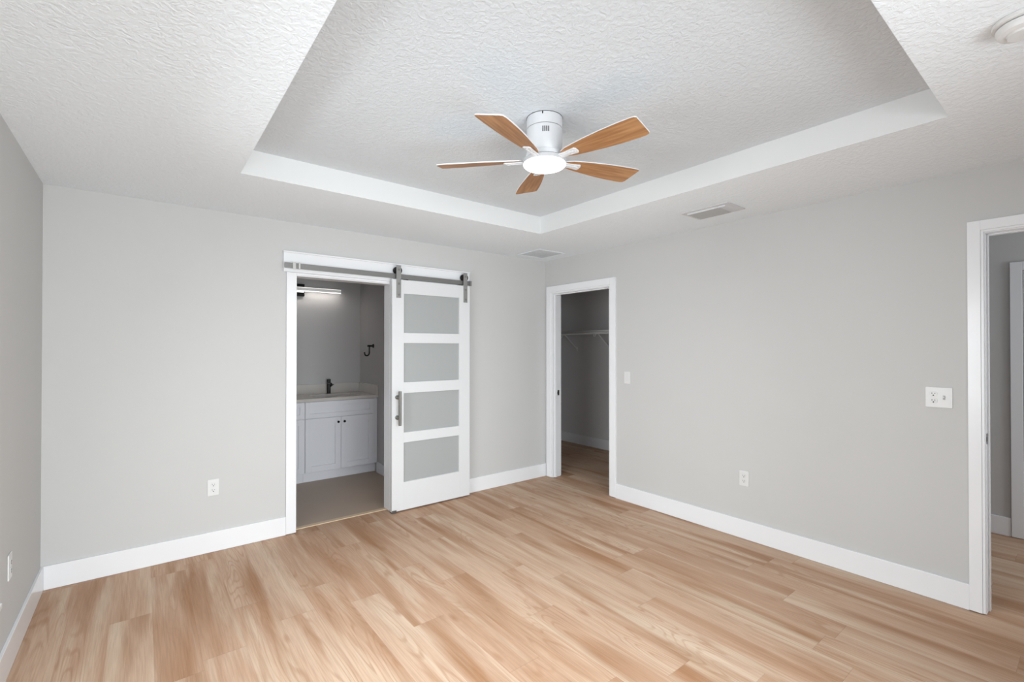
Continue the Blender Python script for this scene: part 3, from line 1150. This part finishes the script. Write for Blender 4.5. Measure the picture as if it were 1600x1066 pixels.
for a, c in zip(rings, rings[1:]):
    for i in range(40):
        j = (i + 1) % 40
        f = b.bm.faces.new([a[i], a[j], c[0]] if len(c) == 1 else [a[i], a[j], c[j], c[i]])
        f.smooth = True
snk = b.build('sink_basin', M['plastic'], ct)

# faucet
fx, fy, fz = -1.858, 1.800, 0.9097
fc = thing('faucet', 'black single-handle faucet behind the bathroom sink', 'faucet', (fx, fy, fz))
b = MB()
b.lathe([(0.0, 0.0003), (0.026, 0.0003), (0.026, 0.004), (0.021, 0.007), (0.0205, 0.168), (0.018, 0.171), (0.0, 0.171)], n=32)
b.build('body', M['black'], fc)
b = MB()
b.tube([(-0.010, -0.010, 0.120), (-0.010, -0.05, 0.124), (-0.010, -0.11, 0.126), (-0.010, -0.125, 0.122), (-0.010, -0.130, 0.106)], 0.0105, 16)
b.build('spout', M['black'], fc)
b = MB()
b.tube([(0.019, 0, 0.092), (0.030, 0, 0.092)], 0.013, 16)
b.tube([(0.028, 0, 0.092), (0.042, -0.004, 0.099), (0.056, -0.008, 0.108)], [0.008, 0.006, 0.005], 12)
b.build('handle', M['black'], fc)

# bar light over the vanity
bl = thing('vanity_light', 'lit bar light on the bathroom wall above the sink', 'wall light', (-2.235, BATH_Y, 2.130))
b = MB(0.003)
b.box((-0.115, -0.035, -0.072), (0.115, -0.0005, 0.072))
b.build('back_plate', M['black'], bl)
b = MB(0.002)
b.box((-0.10, -0.058, -0.030), (0.10, -0.0355, 0.010))
b.build('mount', M['plastic'], bl)
b = MB(0.002)
b.box((-0.52, -0.095, -0.010), (0.52, -0.0585, 0.030))
b.build('bar', M['lit_acrylic'], bl)
b = MB()
b.box((-0.512, -0.088, -0.0118), (0.512, -0.061, -0.0104))
b.build('led_diffuser', M['led'], bl)
b = MB(0.001)
b.box((-0.518, -0.0945, -0.0185), (0.518, -0.0895, -0.0104))
b.build('glowing_lip', M['led_lip'], bl)
b = MB()
b.box((-0.515, -0.0962, 0.024), (0.515, -0.0954, 0.0285))
b.build('led_strip', M['led_edge'], bl)

# robe hook on the bathroom side wall
hk = thing('robe_hook', 'black robe hook on the bathroom side wall', 'hook', (BATH_X1, 1.455, 1.478))
b = MB()
b.lathe([(0.0, -0.0003), (0.024, -0.0003), (0.024, -0.004), (0.011, -0.022), (0.009, -0.030)], axis='X', n=24)
b.build('rosette', M['black'], hk)
b = MB()
b.tube([(-0.022, 0, 0), (-0.072, 0, 0)], 0.0105, 14)
b.tube([(-0.050, 0, 0), (-0.050, 0, -0.078), (-0.055, 0, -0.099), (-0.067, 0, -0.112), (-0.082, 0, -0.116), (-0.097, 0, -0.111), (-0.107, 0, -0.098), (-0.110, 0, -0.072)], 0.0085, 12)
b.build('hook_arm', M['black'], hk)

# ------------------------------------------------------------------ closet wire shelf
SZ, SXF = 1.690, 1.262
sh = thing('wire_shelf', 'white wire shelf with a hanging rod on the far closet wall', 'shelf', (CL_X, 0.25, SZ))
ya, yb = CL_Y0 + 0.012 - 0.25, CL_Y1 - 0.012 - 0.25
xf = SXF - CL_X
b = MB()
for x, z in ((-0.006, 0.0), (-0.10, -0.004), (-0.20, -0.004), (xf, 0.0), (xf, -0.022)):
    b.tube([(x, ya, z), (x, yb, z)], 0.0035 if x > xf else 0.0085, 8)
b.build('long_wires', M['wire'], sh)
b = MB()
n = int((yb - ya) / 0.0254)
for i in range(n + 1):
    y = ya + i * (yb - ya) / n
    b.tube([(-0.004, y, 0.002), (xf + 0.001, y, 0.002), (xf - 0.001, y, -0.022)], 0.0016, 5)
b.build('deck_wires', M['wire'], sh)
b = MB()
b.tube([(xf + 0.022, ya, -0.036), (xf + 0.022, yb, -0.036)], 0.0110, 12)
b.build('hanging_rod', M['wire'], sh)
for y in (1.012, 0.365):
    yy = y - 0.25
    b = MB()
    b.box((-0.01, -0.008, -0.0035), (0.41, 0.008, 0.0035), Matrix.Translation((xf, yy, 0.0)) @ Matrix.Rotation(math.atan2(0.262, -xf), 4, 'Y'))
    b.box((-0.004, yy - 0.009, -0.285), (-0.0008, yy + 0.009, -0.225))
    b.build('bracket', M['wire'], sh)
    b = MB()
    pts = [(xf + 0.022 - 0.022 * math.cos(a), yy + 0.04, -0.048 - 0.030 * math.sin(a)) for a in [PI * i / 10 for i in range(11)]]
    b.tube([(xf, yy + 0.04, -0.030)] + pts, 0.004, 8)
    b.build('rod_hook', M['wire'], sh)

# ------------------------------------------------------------------ ground outside the glazed doors
b = MB()
b.box((-9, -10, -0.14), (2.0, -F_ - EX - 0.01, -0.02))
struct(b.build('ground', M['outside']), 'concrete patio outside the glazed doors', 'ground')
